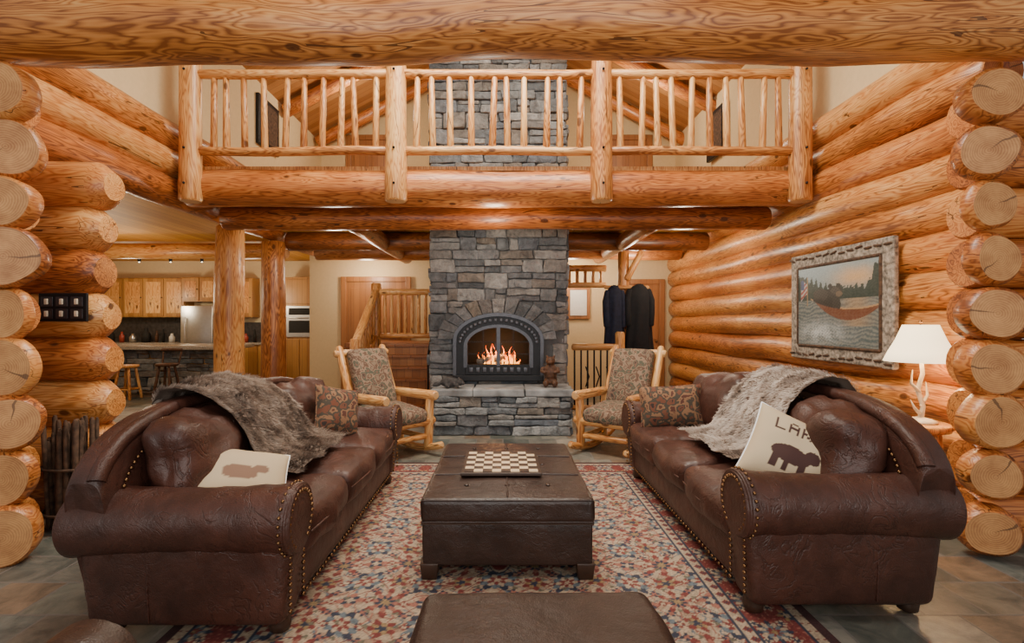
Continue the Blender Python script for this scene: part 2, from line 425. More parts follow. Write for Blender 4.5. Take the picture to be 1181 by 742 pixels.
for k in range(8):
    b.log((-2.90+R.uniform(-.05,.05),3.86,.16+.32*k),(-8.5,3.86,.16+.32*k),.178+R.uniform(-.01,.012),.17,'logR' if k%2 else 'log','log',seg=28,end=.10,wob=.08,bow=.02)
b.build('wall_front_left')
b=MB()
for k in range(3):
    b.log((XL-lr,3.45,2.83+.30*k),(XL-lr,10.4,2.83+.30*k),lr+.005,lr-.01,'log' if k else 'logR',seg=24,bow=.03)
b.box((XL-lr-.15,3.6,3.56),(XL-lr,10.5,5.1),'plaster')
b.build('wall_left')
for nm,y in(('a',6.9),('b',8.2)):
    b=MB(); b.log((XL-.12,y,0),(XL-.12,y,2.66),.19,.175,'log',seg=24,wob=.09,bow=.03); b.build('log_post')
b=MB(); b.log((-4.6,3.12,3.18),(4.6,3.12,3.17),.21,.20,'log',seg=36,step=.15,wob=.10,bow=.04); b.build('log_tie_beam')
LY=5.75
px=[-3.33,-1.14,1.05,3.17]
b=MB()
b.log((XL+.02,LY,2.87),(XR-.02,LY,2.87),.205,.20,'logR',seg=28,wob=.08,step=.2,bow=.02)
b.box((XL+.02,LY-.1,3.04),(XR,LY+.15,3.085),'logY')
b.build('loft_edge_beam')
b=MB()
for x in px:
    b.log((x,LY-.20,2.68),(x,LY-.20,4.5),.118,.105,'logY','capY',seg=20,wob=.07)
for x0,x1 in zip(px[:-1],px[1:]):
    b.log((x0+.08,LY-.20,4.04),(x1-.08,LY-.20,4.04),.05,.05,'logY',seg=12,bow=.02)
    b.log((x0+.08,LY-.20,3.22),(x1-.08,LY-.20,3.22),.048,.048,'logY',seg=12,bow=.02)
    for i in range(10):
        x=x0+.22+(x1-x0-.44)*i/9+R.uniform(-.03,.03)
        b.log((x,LY-.20,3.23),(x+R.uniform(-.03,.03),LY-.20,4.03),.037,.030,'logY','capY',seg=10,wob=.12)
    for xx in (x0,x1):
        for zz in(4.04,3.22,2.85):
            b.ball((xx,LY-.325,zz),.014,'iron',8)
b.build('loft_railing')
b=MB(); z0,z1=2.83,3.04
CX0,CX1,CY0,CY1=-.98,.86,7.0,8.0
b.box((XL,5.86,z0),(CX0,10.45,z1),'pineC'); b.box((CX1,5.86,z0),(XR,10.45,z1),'pineC')
b.box((CX0,5.86,z0),(CX1,CY0-.06,z1),'pineC'); b.box((CX0,CY1+.02,z0),(CX1,10.45,z1),'pineC')
b.build('loft_floor')
b=MB(); b.box((-9.8,4.05,2.83),(XL-.34,12.3,2.95),'pineC'); b.build('ceiling_kitchen')
b=MB()
for y in (6.45,8.35,9.6):
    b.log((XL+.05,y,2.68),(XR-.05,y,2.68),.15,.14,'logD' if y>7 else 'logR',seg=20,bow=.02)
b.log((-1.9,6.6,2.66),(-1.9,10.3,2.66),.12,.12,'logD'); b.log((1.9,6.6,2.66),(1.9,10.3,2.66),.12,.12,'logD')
b.build('loft_joists')
b=MB()
for s_ in(-1,1):
    vs=[(0,-3,6.95),(s_*3.95,-3,4.85),(s_*3.95,10.6,4.85),(0,10.6,6.95)]
    vs+= [(x,y,z+.12) for x,y,z in vs]
    b.add(vs,[(0,1,2,3),(7,6,5,4),(0,4,5,1),(2,6,7,3),(1,5,6,2)],'pineD',False)
b.log((0,3,6.75),(0,10.5,6.75),.2,.2,'logD')
for y in (8.6,10.1):
    for s_ in(-1,1): b.log((0,y,6.8),(s_*3.6,y,4.88),.11,.11,'logR')
b.build('ceiling')
b=MB()
b.prism([(-3.9,0),(3.8,0),(3.8,4.9),(0,6.9),(-3.9,4.9)],10.5,10.65,'plaster')
b.build('wall_back')
b=MB(); b.box((-10,12.32,0),(-3.4,12.45,2.9),'plasterW'); b.build('wall_kitchen_back')
b=MB(); b.box((-9.95,3.7,0),(-9.8,12.3,2.9),'plasterW'); b.build('wall_kitchen_left')
b=MB(); b.box((-3.75,10.52,0),(-3.6,12.3,2.82),'plaster'); b.build('wall_kitchen_right')
def door(name,x0,x1,z0,z1,y=10.495):
    b=MB(); t=.1
    b.box((x0-t,y-.07,z0),(x0,y,z1+t),'door',.008); b.box((x1,y-.07,z0),(x1+t,y,z1+t),'door',.008); b.box((x0,y-.07,z1),(x1,y,z1+t),'door',.008)
    b.box((x0,y-.03,z0),(x1,y-.002,z1),'door')
    w=(x1-x0); 
    for i in range(2):
        for (a,c) in ((.06,.42),(.48,.94)):
            xa=x0+w*(.08+.46*i); xb=xa+w*.38
            b.box((xa,y-.045,z0+(z1-z0)*a),(xb,y-.028,z0+(z1-z0)*c),'door',.008)
    b.ball((x1-.07,y-.07,z0+1.0),.03,'nail')
    return b.build(name)
door('door_1',-3.15,-1.95,.0,2.2)
door('door_2',2.55,3.15,.0,2.15)
door('door_3',-3.05,-2.25,3.06,5.05)
door('door_4',2.1,2.9,3.06,5.05)
b=MB(); b.box((1.28,10.44,1.45),(1.75,10.49,2.1),'door',.01); b.box((1.35,10.42,1.52),(1.68,10.445,2.03),'white'); b.build('framed_print')
b=MB()
b.box((XL-.16,7.7,4.05),(XL-.11,8.4,4.80),'iron',.01); b.box((XL-.115,7.78,4.13),(XL-.10,8.32,4.72),'twig'); b.build('framed_artwork')
b=MB()
b.box((XR+.08,8.0,4.05),(XR+.14,8.7,4.80),'iron',.01); b.box((XR+.07,8.08,4.13),(XR+.085,8.62,4.72),'twig'); b.build('framed_artwork')
# ------------------------------------------------------------------ fireplace
def ashlar(b,x0,x1,z0,z1,yf,skip=None,M_=None,dep=.07,hs=(.11,.26),ws=(.13,.50)):
    z=z0
    while z<z1-.02:
        h=R.uniform(*hs); 
        if z+h>z1-.05: h=z1-z
        x=x0
        while x<x1-.01:
            w=R.uniform(*ws)
            if x+w>x1-.1: w=x1-x
            parts=[(x,z,w,h)]
            if h>.13:
                q=R.random(); f=R.uniform(.35,.65)
                if q<.36: parts=[(x,z,w,h*f),(x,z+h*f,w,h*(1-f))]
                elif q<.60 and w>.28: parts=[(x,z,w*f,h),(x+w*f,z,w*(1-f),h*.5),(x+w*f,z+h*.5,w*(1-f),h*.5)]
                elif q<.75 and w>.28: parts=[(x,z,w,h*.4),(x,z+h*.4,w*f,h*.6),(x+w*f,z+h*.4,w*(1-f),h*.6)]
            for (a,c,ww,hh) in parts:
                if skip and skip(a,c,ww,hh): continue
                o=R.uniform(0,.042)
                lo=(a+.004,yf-o,c+.004); hi=(a+ww-.004,yf+dep,c+hh-.004)
                cc=[(p+q)/2 for p,q in zip(lo,hi)]; hf=[(q-p)/2 for p,q in zip(lo,hi)]
                sv=b.M.copy()
                if M_ is not None: b.M=b.M@M_
                b.rbox(cc,hf,.014,'stone',n=4,nz=.034,k=2,rot=(0,R.uniform(-.025,.025),0))
                b.M=sv
            x+=w
        z+=h
FX=-.06; AW=.60; AZ0=.64; AS=1.16; AH=.36
def inarch(x,z,g=0):
    if z<AZ0-g: return False
    if z<AS: return abs(x-FX)<AW+g
    return ((x-FX)/(AW+g))**2+((z-AS)/(AH+g))**2<1
b=MB()
def skp(a,c,w,h):
    pts=[(a+w*u,c+h*v) for u in(.15,.5,.85) for v in(.15,.5,.85)]
    return sum(inarch(x,z,.0 if z<AS else .16) for x,z in pts)>=4
ashlar(b,CX0,CX1,.50,6.4,CY0,skp)
Ms=Matrix.Translation((CX0,CY0,0))@Matrix.Rotation(rad(-90),4,'Z')
ashlar(b,-.98,-.03,0,6.4,0,None,Ms)
Ms=Matrix.Translation((CX1,CY0,0))@Matrix.Rotation(rad(90),4,'Z')
ashlar(b,.03,.98,0,6.4,0,None,Ms)
y0,y1=CY0+.03,CY1
b.box((CX0+.03,y0,0),(FX-.5,y1,6.4),'mortar'); b.box((FX+.5,y0,0),(CX1-.03,y1,6.4),'mortar')
b.box((FX-.5,y0,0),(FX+.5,y1,.70),'mortar'); b.box((FX-.5,y0,1.45),(FX+.5,y1,6.4),'mortar'); b.box((FX-.5,7.55,.70),(FX+.5,y1,1.45),'dark')
nv=13
for i in range(nv):
    a0=math.pi*(i+.04)/nv;a1=math.pi*(i+.96)/nv
    ri,ro=.0,.17+R.uniform(0,.05)
    poly=[(FX-math.cos(a)*(AW+k),AS+math.sin(a)*(AH+k)) for a,k in((a0,ri),(a1,ri),(a1,ro),(a0,ro))]
    b.prism(poly,CY0-.045-R.uniform(0,.02),CY0+.05,'stone')
b.build('stone_chimney')
b=MB()
hx0,hx1=-.84,.83
ashlar(b,hx0,hx1,0,.48,6.37,None,None,.05,(.08,.16),(.2,.55))
Ms=Matrix.Translation((hx0,6.37,0))@Matrix.Rotation(rad(-90),4,'Z'); ashlar(b,-.58,-.03,0,.48,0,None,Ms,.05,(.07,.13))
Ms=Matrix.Translation((hx1,6.37,0))@Matrix.Rotation(rad(90),4,'Z'); ashlar(b,.03,.58,0,.48,0,None,Ms,.05,(.07,.13))
b.box((hx0+.03,6.41,0),(hx1-.03,6.95,.48),'mortar')
x=hx0-.05
for w in(.52,.64,.60):
    b.rbox((x+w/2,6.65,.525),(w/2-.004,.32,.045),.014,'slab',n=4,nz=.022,k=2,rnd=.5); x+=w
b.build('stone_hearth')
def archpts(hw,z0,zs,rise,n=20):
    return [(FX-hw,z0)]+[(FX-math.cos(math.pi*i/n)*hw,zs+math.sin(math.pi*i/n)*rise) for i in range(n+1)]+[(FX+hw,z0)]
def ring(b,A,B,y0,y1,mat):
    n=len(A); vs=[(x,y0,z) for x,z in A]+[(x,y0,z) for x,z in B]+[(x,y1,z) for x,z in A]+[(x,y1,z) for x,z in B]
    fs=[]
    for i in range(n-1):
        fs+=[(i,i+1,n+i+1,n+i),(i,2*n+i,2*n+i+1,i+1),(n+i,n+i+1,3*n+i+1,3*n+i)]
    fs+=[(0,n,3*n,2*n),(n-1,3*n-1,4*n-1,2*n-1)]
    b.add(vs,fs,mat,False)
b=MB(); b.M=Matrix.Translation((0,0,.05))
yi=CY0-.10; AS_=1.10
ring(b,archpts(.595,.60,AS_,.36),archpts(.43,.60,1.02,.26),yi,CY0+.04,'iron')
ring(b,archpts(.60,.60,AS_,.365),archpts(.555,.60,AS_,.32),yi-.03,yi,'iron2')
ring(b,archpts(.46,.74,1.02,.29),archpts(.415,.74,1.02,.25),yi-.035,yi,'iron2')
b.box((FX-.6,yi-.04,.56),(FX+.6,CY0+.04,.64),'iron',.01)
b.box((FX-.44,yi-.01,.64),(FX+.44,CY0,.78),'iron',.006)
for i in range(22):
    a=math.pi*(i+.5)/22
    b.rbox((FX-math.cos(a)*.51,yi-.008,1.06+math.sin(a)*.31),(.022,.012,.022),.008,'iron2',n=1)
for i in range(9): b.rbox((FX-.36+.09*i,yi-.02,.71),(.03,.012,.035),.008,'iron2',n=1)
for xx in(-.42,-.012,.012,.42): b.box((FX+xx-.012,yi-.03,.76),(FX+xx+.012,yi,1.04+(.235 if abs(xx)<.1 else 0)),'iron2')
for xx in(-.2,.2):
    b.box((FX+xx-.006,yi-.02,.78),(FX+xx+.006,yi-.008,1.23),'iron')
for zz in (.92,1.08):
    b.box((FX-.41,yi-.02,zz-.005),(FX+.41,yi-.008,zz+.005),'iron')
for xx in(-.04,.04): b.tube([(FX+xx,yi-.06,.95),(FX+xx,yi-.06,1.07)],.008,'iron2','iron2',8)
b.build('fireplace_insert')
b=MB(); b.M=Matrix.Translation((0,0,.04))
for (x,y,z,a,l) in ((-.05,7.2,.72,.1,.3),(.02,7.3,.78,-.2,.28),(-.1,7.15,.80,.5,.2)):
    b.log((FX+x-l,y,z),(FX+x+l,y+.1*a,z+.15*a),.05,.045,'bark','cap',seg=10)
for i in range(24):
    x=R.uniform(-.28,.28); h=R.uniform(.10,.33)*(1.15-abs(x)*2.2); w=R.uniform(.014,.03)
    n=8; 
    vs=[];g=[];y=R.uniform(7.1,7.32);ph=R.random()*6
    for j in range(n+1):
        t=j/n; rr=w*(math.sin(math.pi*min(1,t*.9+.12)))**1.1*(1.15-t)+.001
        for k in range(8):
            a=k*math.pi/4
            vs.append((FX+x+math.cos(a)*rr+.035*math.sin(t*5+ph)*t,y+math.sin(a)*rr*.6,.76+t*h)); g.append((0,0,t))
    fs=[(j*8+k,j*8+(k+1)%8,(j+1)*8+(k+1)%8,(j+1)*8+k) for j in range(n) for k in range(8)]
    b.add(vs,fs,'flame',True,g)
b.build('burning_fire')
b=MB()
b.ball((0,0,.19),(.085,.075,.12),'bear'); b.ball((0,-.02,.33),(.06,.06,.058),'bear'); b.ball((0,-.075,.315),(.028,.035,.024),'bear')
for s_ in(-1,1):
    b.ball((s_*.045,-.005,.385),(.018,.012,.018),'bear'); b.ball((s_*.055,-.03,.05),(.04,.06,.05),'bear')
    b.tube([(s_*.08,-.01,.25),(s_*.10,-.06,.20),(s_*.05,-.10,.19)],[.03,.026,.022],'bear','bear',10)
b.ball((0,.02,.09),(.085,.07,.07),'bear')
b.build('carved_bear_figurine',(.60,6.55,.575),rad(-10),remesh=.008)
b=MB()
b.ball((0,0,.065),(.13,.07,.065),'rac'); b.ball((.12,-.03,.07),(.055,.048,.045),'rac'); b.ball((.165,-.05,.055),(.025,.02,.018),'rac')
for s_ in(-1,1): b.ball((.11,-.03+s_*.03,.115),(.014,.01,.02),'rac')
b.tube([(-.12,0,.05),(-.18,-.03,.04),(-.2,-.08,.035)],[.03,.032,.02],'rac','rac',10)
b.tube([(.06,-.05,.04),(.12,-.09,.02)],[.022,.018],'rac','rac',8); b.tube([(-.05,-.05,.04),(0,-.1,.02)],[.025,.018],'rac','rac',8)
b.build('raccoon_plush',(-.66,6.5,.575),0,remesh=.008)
# ------------------------------------------------------------------ rug
def gridimg(name,x0,x1,y0,y1,nx,ny,cf,mat,T=None):
    xs=np.linspace(x0,x1,nx+1); ys=np.linspace(y0,y1,ny+1); X,Y=np.meshgrid(xs,ys)
    C=cf(X,Y).reshape(-1,3)
    me=bpy.data.meshes.new(name); vs=np.stack([X.ravel(),Y.ravel(),np.zeros(X.size)],1)
    I,J=np.meshgrid(np.arange(nx),np.arange(ny)); a=(J*(nx+1)+I).ravel()
    fs=np.stack([a,a+1,a+nx+2,a+nx+1],1)
    me.from_pydata(vs.tolist(),[],fs.tolist())
    at=me.attributes.new('col','FLOAT_COLOR','POINT')
    at.data.foreach_set('color',np.concatenate([C,np.ones((len(C),1))],1).ravel().astype(np.float32))
    me.materials.append(M[mat]); me.update()
    ob=bpy.data.objects.new(name,me); sc.collection.objects.link(ob)
    if T is not None: ob.matrix_world=T
    return ob
RW,RL=1.48,1.95
def rugcol(X,Y):
    cream=np.array((.40,.30,.205));red=np.array((.18,.034,.028));navy=np.array((.030,.034,.055));rose=np.array((.30,.115,.08));blue=np.array((.12,.145,.16));gold=np.array((.28,.18,.085));olive=np.array((.14,.12,.08));tan=np.array((.32,.21,.14))
    C=np.zeros(X.shape+(3,))+cream
    d=np.minimum(RW-np.abs(X),RL-np.abs(Y))
    def put(mask,c): C[mask]=c
    Xw=X+.022*np.sin(Y*9+np.sin(X*7)); Yw=Y+.022*np.sin(X*11+1.3*np.sin(Y*5))
    def motif(cx,cy,off,pal,R0,pet,field,rotk=0,warp=True):
        A,B_=(Xw,Yw) if warp else (X,Y)
        A=np.abs(A) if warp else A
        ux=((A/cx+off[0]+500.5)%1-.5)*cx; vy=((B_/cy+off[1]+500.5)%1-.5)*cy
        r=np.hypot(ux,vy); th=np.arctan2(vy,ux)
        for k,(f,c) in enumerate(pal):
            Rr=R0*f*(.76+.24*np.cos(pet*th+rotk+k*math.pi))
            put(field&(r<Rr),c)
    F=d>.40
    v=np.sin(Xw/.21*2*math.pi)*np.sin(Yw/.19*2*math.pi); put(F&(v>.55),tan)
    for (a,bb,ph,c) in ((.26,.23,0,olive),(.26,.23,math.pi,blue),(.17,.31,1,rose)):
        v=np.sin(Xw/a*2*math.pi+ph+1.5*np.sin(Yw/bb*2*math.pi)); put(F&(np.abs(v)<.13),c)
    v=np.sin(Yw/.19*2*math.pi+1.8*np.sin(Xw/.29*2*math.pi)); put(F&(np.abs(v)<.13),red)
    motif(.36,.40,(.5,.5),[(1,red),(.84,cream),(.70,rose),(.48,navy),(.26,gold)],.120,8,F)
    motif(.36,.40,(0,0),[(1,navy),(.84,blue),(.64,cream),(.46,red),(.2,cream)],.110,6,F)
    motif(.36,.40,(.5,0),[(1,red),(.7,gold),(.4,navy)],.070,5,F)
    motif(.36,.40,(0,.5),[(1,rose),(.7,navy),(.4,cream)],.070,4,F)
    motif(.18,.20,(.5,.5),[(1,navy),(.6,rose)],.030,4,F)
    motif(.18,.20,(.5,0),[(1,red),(.6,cream)],.028,4,F)
    motif(.13,.11,(.3,.2),[(1,olive)],.018,3,F)
    for my in(-1.0,0,1.0):
        r=np.hypot(X/.9,(Y-my)/1.15); th=np.arctan2(Y-my,X)
        for f,c in ((.27,navy),(.255,cream),(.235,red),(.16,cream),(.14,navy),(.10,rose),(.05,cream)):
            put(F&(r<f*(.84+.16*np.cos(8*th))),c)
    put((d<=.40),red); put((d<=.40)&(d>.385),navy); put((d<=.385)&(d>.335),cream)
    motif(.075,.075,(0,0),[(1,red),(.5,navy)],.026,4,(d<=.385)&(d>.335),0,False)
    put((d<=.335)&(d>.32),navy)
    M_=(d<=.32)&(d>.11)
    v=np.sin((X+Y)/.12*2*math.pi+2*np.sin((X-Y)/.15*2*math.pi)); put(M_&(np.abs(v)<.2),rose)
    motif(.26,.26,(.25,.25),[(1,navy),(.85,cream),(.65,blue),(.4,red),(.2,gold)],.09,8,M_,0,False)
    motif(.13,.13,(0,0),[(1,cream),(.6,navy)],.028,5,M_,0,False)
    motif(.26,.26,(.75,.75),[(1,gold),(.7,navy),(.4,cream)],.055,6,M_,0,False)
    put((d<=.11)&(d>.095),navy); put((d<=.095)&(d>.045),cream)
    motif(.06,.06,(0,0),[(1,red),(.5,blue)],.022,4,(d<=.095)&(d>.045),0,False)
    put(d<=.045,np.array((.05,.018,.018)))
    rg=np.random.RandomState(3)
    C*=(.70+.55*rg.rand(*X.shape))[...,None]
    return C
rug=gridimg('persian_rug',-RW,RW,-RL,RL,400,520,rugcol,'col',TR((-.02,3.17,.012)))
sm=rug.modifiers.new('s','SOLIDIFY'); sm.thickness=.011; sm.offset=-1
# ------------------------------------------------------------------ sofa
TOP=.99
def topz(x): 
    t=min(1,abs(x)/1.19); return .70+(TOP-.70)*(1-t**4.0)**.6
def ycen(x): return .405-.03*(abs(x)/1.12)**4
def sofa(loc,rot,sx_=1.03,sz=1.0):
    b=MB()
    b.rbox((0,-.03,.215),(1.02,.44,.125),.04,'lea',n=6,puff=(0,.02,0))
    for sx in(-1,1):
        n=22;pts=[];rs=[]
        for i in range(n+1):
            t=i/n; y=-.53+1.03*t
            pts.append((sx*(1.05+.010*math.sin(t*3)),y,.525-.01*t)); rs.append(.156-.016*math.sin(math.pi*t)+.004*math.sin(t*40)*(1-t))
        b.tube(pts,rs,'lea','lea',36,wob=.06,end=.035)
        b.rbox((sx*1.035,-.03,.29),(.105,.47,.225),.05,'lea',n=6,puff=(.015,.0,0),taper=.05)
        b.tube([(sx*1.142,.12,.10),(sx*1.153,.12,.25),(sx*1.148,.12,.42)],.005,'lea','lea',6)
        # panel bead around the scroll front
        b.tube([(sx*1.05+.150*math.cos(rad(a)),-.515,.525+.150*math.sin(rad(a))) for a in range(-60,245,12)],.010,'lea','lea',8)
        for i in range(24):
            a=rad(-55+290*i/23); b.ball((sx*1.05+.125*math.cos(a),-.528,.525+.125*math.sin(a)),.0095,'nail',8)
            b.ball((sx*1.05+.160*math.cos(a),-.492,.525+.160*math.sin(a)),.0085,'nail',8)
        for i in range(10):
            for e in(-.072,.072): b.ball((sx*1.035+e,-.502,.40-.03*i),.0095,'nail',8)
    for i in range(44): b.ball((-.93+1.86*i/43,-.487,.115),.009,'nail',8)
    nx=48; ns=32; vs=[];fs=[]
    for i in range(nx+1):
        x=1.185*math.sin(math.pi/2*(-1+2*i/nx)); zt=topz(x); zb=.12; yc=ycen(x)
        for k in range(ns):
            a=2*math.pi*k/ns; ca,sa=math.cos(a),math.sin(a)
            yy=.088*math.copysign(abs(ca)**.5,ca); zz=math.copysign(abs(sa)**.4,sa)
            z=(zt+zb)/2+(zt-zb)/2*zz
            kx=1 if z>.6 else 1-.06*min(1,(.6-z)/.2)
            vs.append((x*kx,yc+yy+.07*(z-.5),z))
    for i in range(nx):
        for k in range(ns):
            a=i*ns+k;c=i*ns+(k+1)%ns; fs.append((a,a+ns,c+ns,c))
    fs.append(tuple(range(ns))); fs.append(tuple(nx*ns+k for k in range(ns))[::-1])
    b.add(vs,fs,'lea',[True]*(len(fs)-2)+[False]*2)
    xs=[1.17*math.sin(math.pi/2*(-1+2*i/60)) for i in range(61)]
    pts=[(x,ycen(x)-.055+.07*(topz(x)-.5),topz(x)-.030) for x in xs]
    b.tube(pts,.036,'lea','lea',14,wob=.04)
    for x in xs[3:-3]:
        zz=topz(x*1.03)-.092; b.ball((x*.94,ycen(x)-.093+.07*(zz-.5),zz),.0095,'nail',8)
    for i in range(-1,2):
        b.rbox((i*.635,-.15,.40),(.313,.365,.105),.055,'lea',n=9,puff=(.004,.03,.042),nz=.030)
        # front seam of the seat cushion
        b.tube([(i*.635-.28,-.520,.405),(i*.635,-.548,.405),(i*.635+.28,-.520,.405)],.006,'lea','lea',6)
        b.rbox((i*.650,.195,.69),(.322,.13,.235),.10,'lea',n=9,puff=(.006,.055,.035),rot=(rad(-14),0,rad(-i*6)),nz=.06)
    for sx in(-1,1):
        for y in(-.42,.36):
            b.lathe([(.03,0),(.045,.01),(.05,.04),(.04,.075),(.05,.095)],'walnut',(sx*1.03,y,0),14)
    o=b.build('leather_sofa',loc,rot); o.scale=(sx_,.95,sz); return o
SR=(1.60,3.56,.013); SL=(-1.40,3.40,.013)
sofa(SR,rad(-90)); sofa(SL,rad(90),1.03,.975)
def throw(loc,rot,x0,x1,sk,seed,light):
    b=MB()
    prof=[(.56,-.34),(.57,-.2),(.565,-.06),(.50,.03),(.40,.05),(.30,.025),(.20,-.02),(.10,-.10),(.04,-.20),(.0,-.29),(-.06,-.37),(-.16,-.40),(-.26,-.41)]
    n=36;mm=26
    def prf(t):
        q=t*(len(prof)-1);i=min(int(q),len(prof)-2);f=q-i
        return prof[i][0]*(1-f)+prof[i+1][0]*f,prof[i][1]*(1-f)+prof[i+1][1]*f
    def P(u,v):
        y,z=prf(v); w=.80+.3*v
        x=(x0+x1)/2+(u-.5)*(x1-x0)*w+sk*(v-.4)+.03*math.sin(v*9+seed)
        base=TOP if v>.5 else topz(x)
        if .35<v<=.62: k=(v-.35)/.27; base=topz(x)*(1-k)+TOP*k
        z=z+base
        bl=noise.noise(Vector((u*4,v*5,seed)))
        fold=.022*math.sin(u*17+v*3+seed)
        y-= .02+abs(fold)*.6+.012*bl; z+= .015+fold*.6+.02*bl
        return Vector((x,y,z))
    vs=[P(i/mm,j/n) for j in range(n+1) for i in range(mm+1)]
    fs=[(j*(mm+1)+i,j*(mm+1)+i+1,(j+1)*(mm+1)+i+1,(j+1)*(mm+1)+i) for j in range(n) for i in range(mm)]
    b.add(vs,fs,'fur',True,None,.3)
    V=[];F=[];RR=[]
    rr=random.Random(seed)
    for k in range(17000):
        u,v=rr.random(),rr.random(); p=P(u,v); e=.01
        du=P(min(1,u+e),v)-P(max(0,u-e),v); dv=P(u,min(1,v+e))-P(u,max(0,v-e))
        nr=dv.cross(du); 
        if nr.length<1e-9: continue
        nr.normalize()
        if nr.z+(-nr.y)*.5<0: nr=-nr
        dn=dv.normalized()
        cl=noise.noise(Vector((u*14,v*16,seed+5)))
        cl2=noise.noise(Vector((u*14+30,v*16,seed)))
        dr=(nr*.55+dn*(.7+cl*.6)+du.normalized()*cl2*1.0+Vector((rr.uniform(-.3,.3),rr.uniform(-.3,.3),rr.uniform(-.3,.3)))).normalized()
        l=rr.uniform(.022,.045); sd=dr.cross(nr).normalized()*.0022
        o=len(V); V+= [p-sd,p+sd,p+dr*l*.6+sd*.8+nr*.003,p+dr*l]; F+=[(o,o+1,o+2),(o,o+2,o+3)]
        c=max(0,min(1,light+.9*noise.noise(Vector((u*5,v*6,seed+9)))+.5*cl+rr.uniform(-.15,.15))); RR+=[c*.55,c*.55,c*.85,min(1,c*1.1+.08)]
    b.add(V,F,'fur',True,None,RR)
    return b.build('faux_fur_throw',loc,rot)
throw(SR,rad(-90),-.26,.52,.06,2.0,.72); throw((SL[0],SL[1],-.008),rad(90),-.60,.18,.10,7.0,.56)
FONT={'L':["1000","1000","1000","1000","1111"],'A':["0110","1001","1111","1001","1001"],'K':["1001","1010","1100","1010","1001"],'E':["1111","1000","1110","1000","1111"]}
def lakecf(u,v):
    cr=(.60,.47,.30); br=(.06,.022,.018)
    x=(u+.62)/1.24*19; y=(.72-v)/.34*5
    if 0<=x<19 and 0<=y<5:
        q=int(x)//5; r=int(x)%5
        if q<4 and r<4 and FONT['LAKE'[q]][int(y)][r]=='1': return br
    if ((u+.05)/.48)**2+((v+.18)/.24)**2<1 or ((u-.45)/.2)**2+((v+.02)/.17)**2<1: return br
    if -.65<v<-.25 and (abs(u+.38)<.09 or abs(u+.1)<.07 or abs(u-.28)<.09): return br
    return cr
def creamcf(u,v):
    if ((u+.1)/.4)**2+((v)/.25)**2<1 or ((u-.35)/.16)**2+((v-.15)/.15)**2<1: return (.25,.14,.09)
    return (.60,.47,.30)
b=MB(); b.pillow(.215,.215,.085,'col',Matrix(),lakecf,n=80); o=b.build('lake_throw_pillow'); o.matrix_world=TR((1.53,2.78,.690),(rad(-32),rad(24),rad(-22)))
b=MB(); b.pillow(.23,.20,.08,'col',Matrix(),creamcf,n=40); o=b.build('bear_throw_pillow'); o.matrix_world=TR((-1.33,2.64,.585),(rad(-52),rad(14),rad(30)))
b=MB(); b.pillow(.19,.19,.08,'fabR',Matrix()); o=b.build('patterned_throw_pillow'); o.matrix_world=TR((-1.27,3.98,.71),(rad(-18),rad(14),rad(50)))
b=MB(); b.pillow(.25,.175,.08,'fabR',Matrix()); o=b.build('patterned_throw_pillow'); o.matrix_world=TR((1.38,4.28,.70),(rad(-16),rad(-4),rad(-12)))
# ------------------------------------------------------------------ ottomans
def ottoman(name,loc,rot,w,l,h,storage=True):
    b=MB(); hw,hl=w/2,l/2
    if storage:
        b.rbox((0,0,.19),(hw-.012,hl-.012,.115),.012,'leaD',n=5,nz=.004)
        b.box((-hw+.006,-hl+.006,.298),(hw-.006,hl-.006,.312),'walnut')
        b.rbox((0,0,h-.07),(hw,hl,.067),.028,'leaD',n=16,puff=(0,0,.010),nz=.006)
        zz=h-.001
        for x in (0,): b.tube([(x,-hl+.03,zz+.002),(x,0,zz+.009),(x,hl-.03,zz+.002)],.006,'leaD','leaD',8)
        for y in (-hl/3,hl/3): b.tube([(-hw+.03,y,zz+.002),(0,y,zz+.009),(hw-.03,y,zz+.002)],.006,'leaD','leaD',8)
        for i in(-.5,0,.5):
            for j in(-.66,-.33,0,.33,.66):
                b.ball((i*hw,j*hl,zz+.006),(.014,.014,.006),'leaD',10)
        for z in(h-.012,h-.128):
            b.tube([(-hw+.01,-hl+.006,z),(hw-.01,-hl+.006,z)],.006,'leaD','leaD',8)
        for sx in(-1,1):
            for sy in(-1,1): b.rbox((sx*(hw-.05),sy*(hl-.05),.045),(.045,.045,.045),.006,'walnut',n=1,k=1,taper=.12)
    else:
        b.rbox((0,0,h-.17),(hw,hl,.12),.04,'leaD',n=6,nz=.008)
        b.rbox((0,0,h-.06),(hw+.008,hl+.008,.055),.045,'leaD',n=10,puff=(.01,.01,.02),nz=.014)
        b.tube([(-hw,-hl,h-.11),(hw,-hl,h-.11),(hw,hl,h-.11),(-hw,hl,h-.11),(-hw,-hl,h-.11)],.008,'leaD','leaD',8)
        for sx in(-1,1):
            for sy in(-1,1): b.lathe([(.025,0),(.035,.07),(.045,h-.28)],'walnut',(sx*(hw-.08),sy*(hl-.08),0),12)
    return b.build(name,loc,rot)
ottoman('storage_ottoman',(.025,3.43,.012),0,.94,1.30,.44)
ottoman('leather_ottoman',(.125,1.56,.012),rad(1.5),.80,.66,.42,False)
b=MB(); b.box((-.245,-.265,0),(.245,.265,.018),'walnut',.003)
for i in range(8):
    for j in range(8):
        b.box((-.225+.05625*i+.001,-.24+.06*j+.001,.018),(-.225+.05625*(i+1)-.001,-.24+.06*(j+1)-.001,.0205),'maple' if (i+j)%2 else 'walnut')
b.build('chess_board',(-.01,3.40,.468),0)
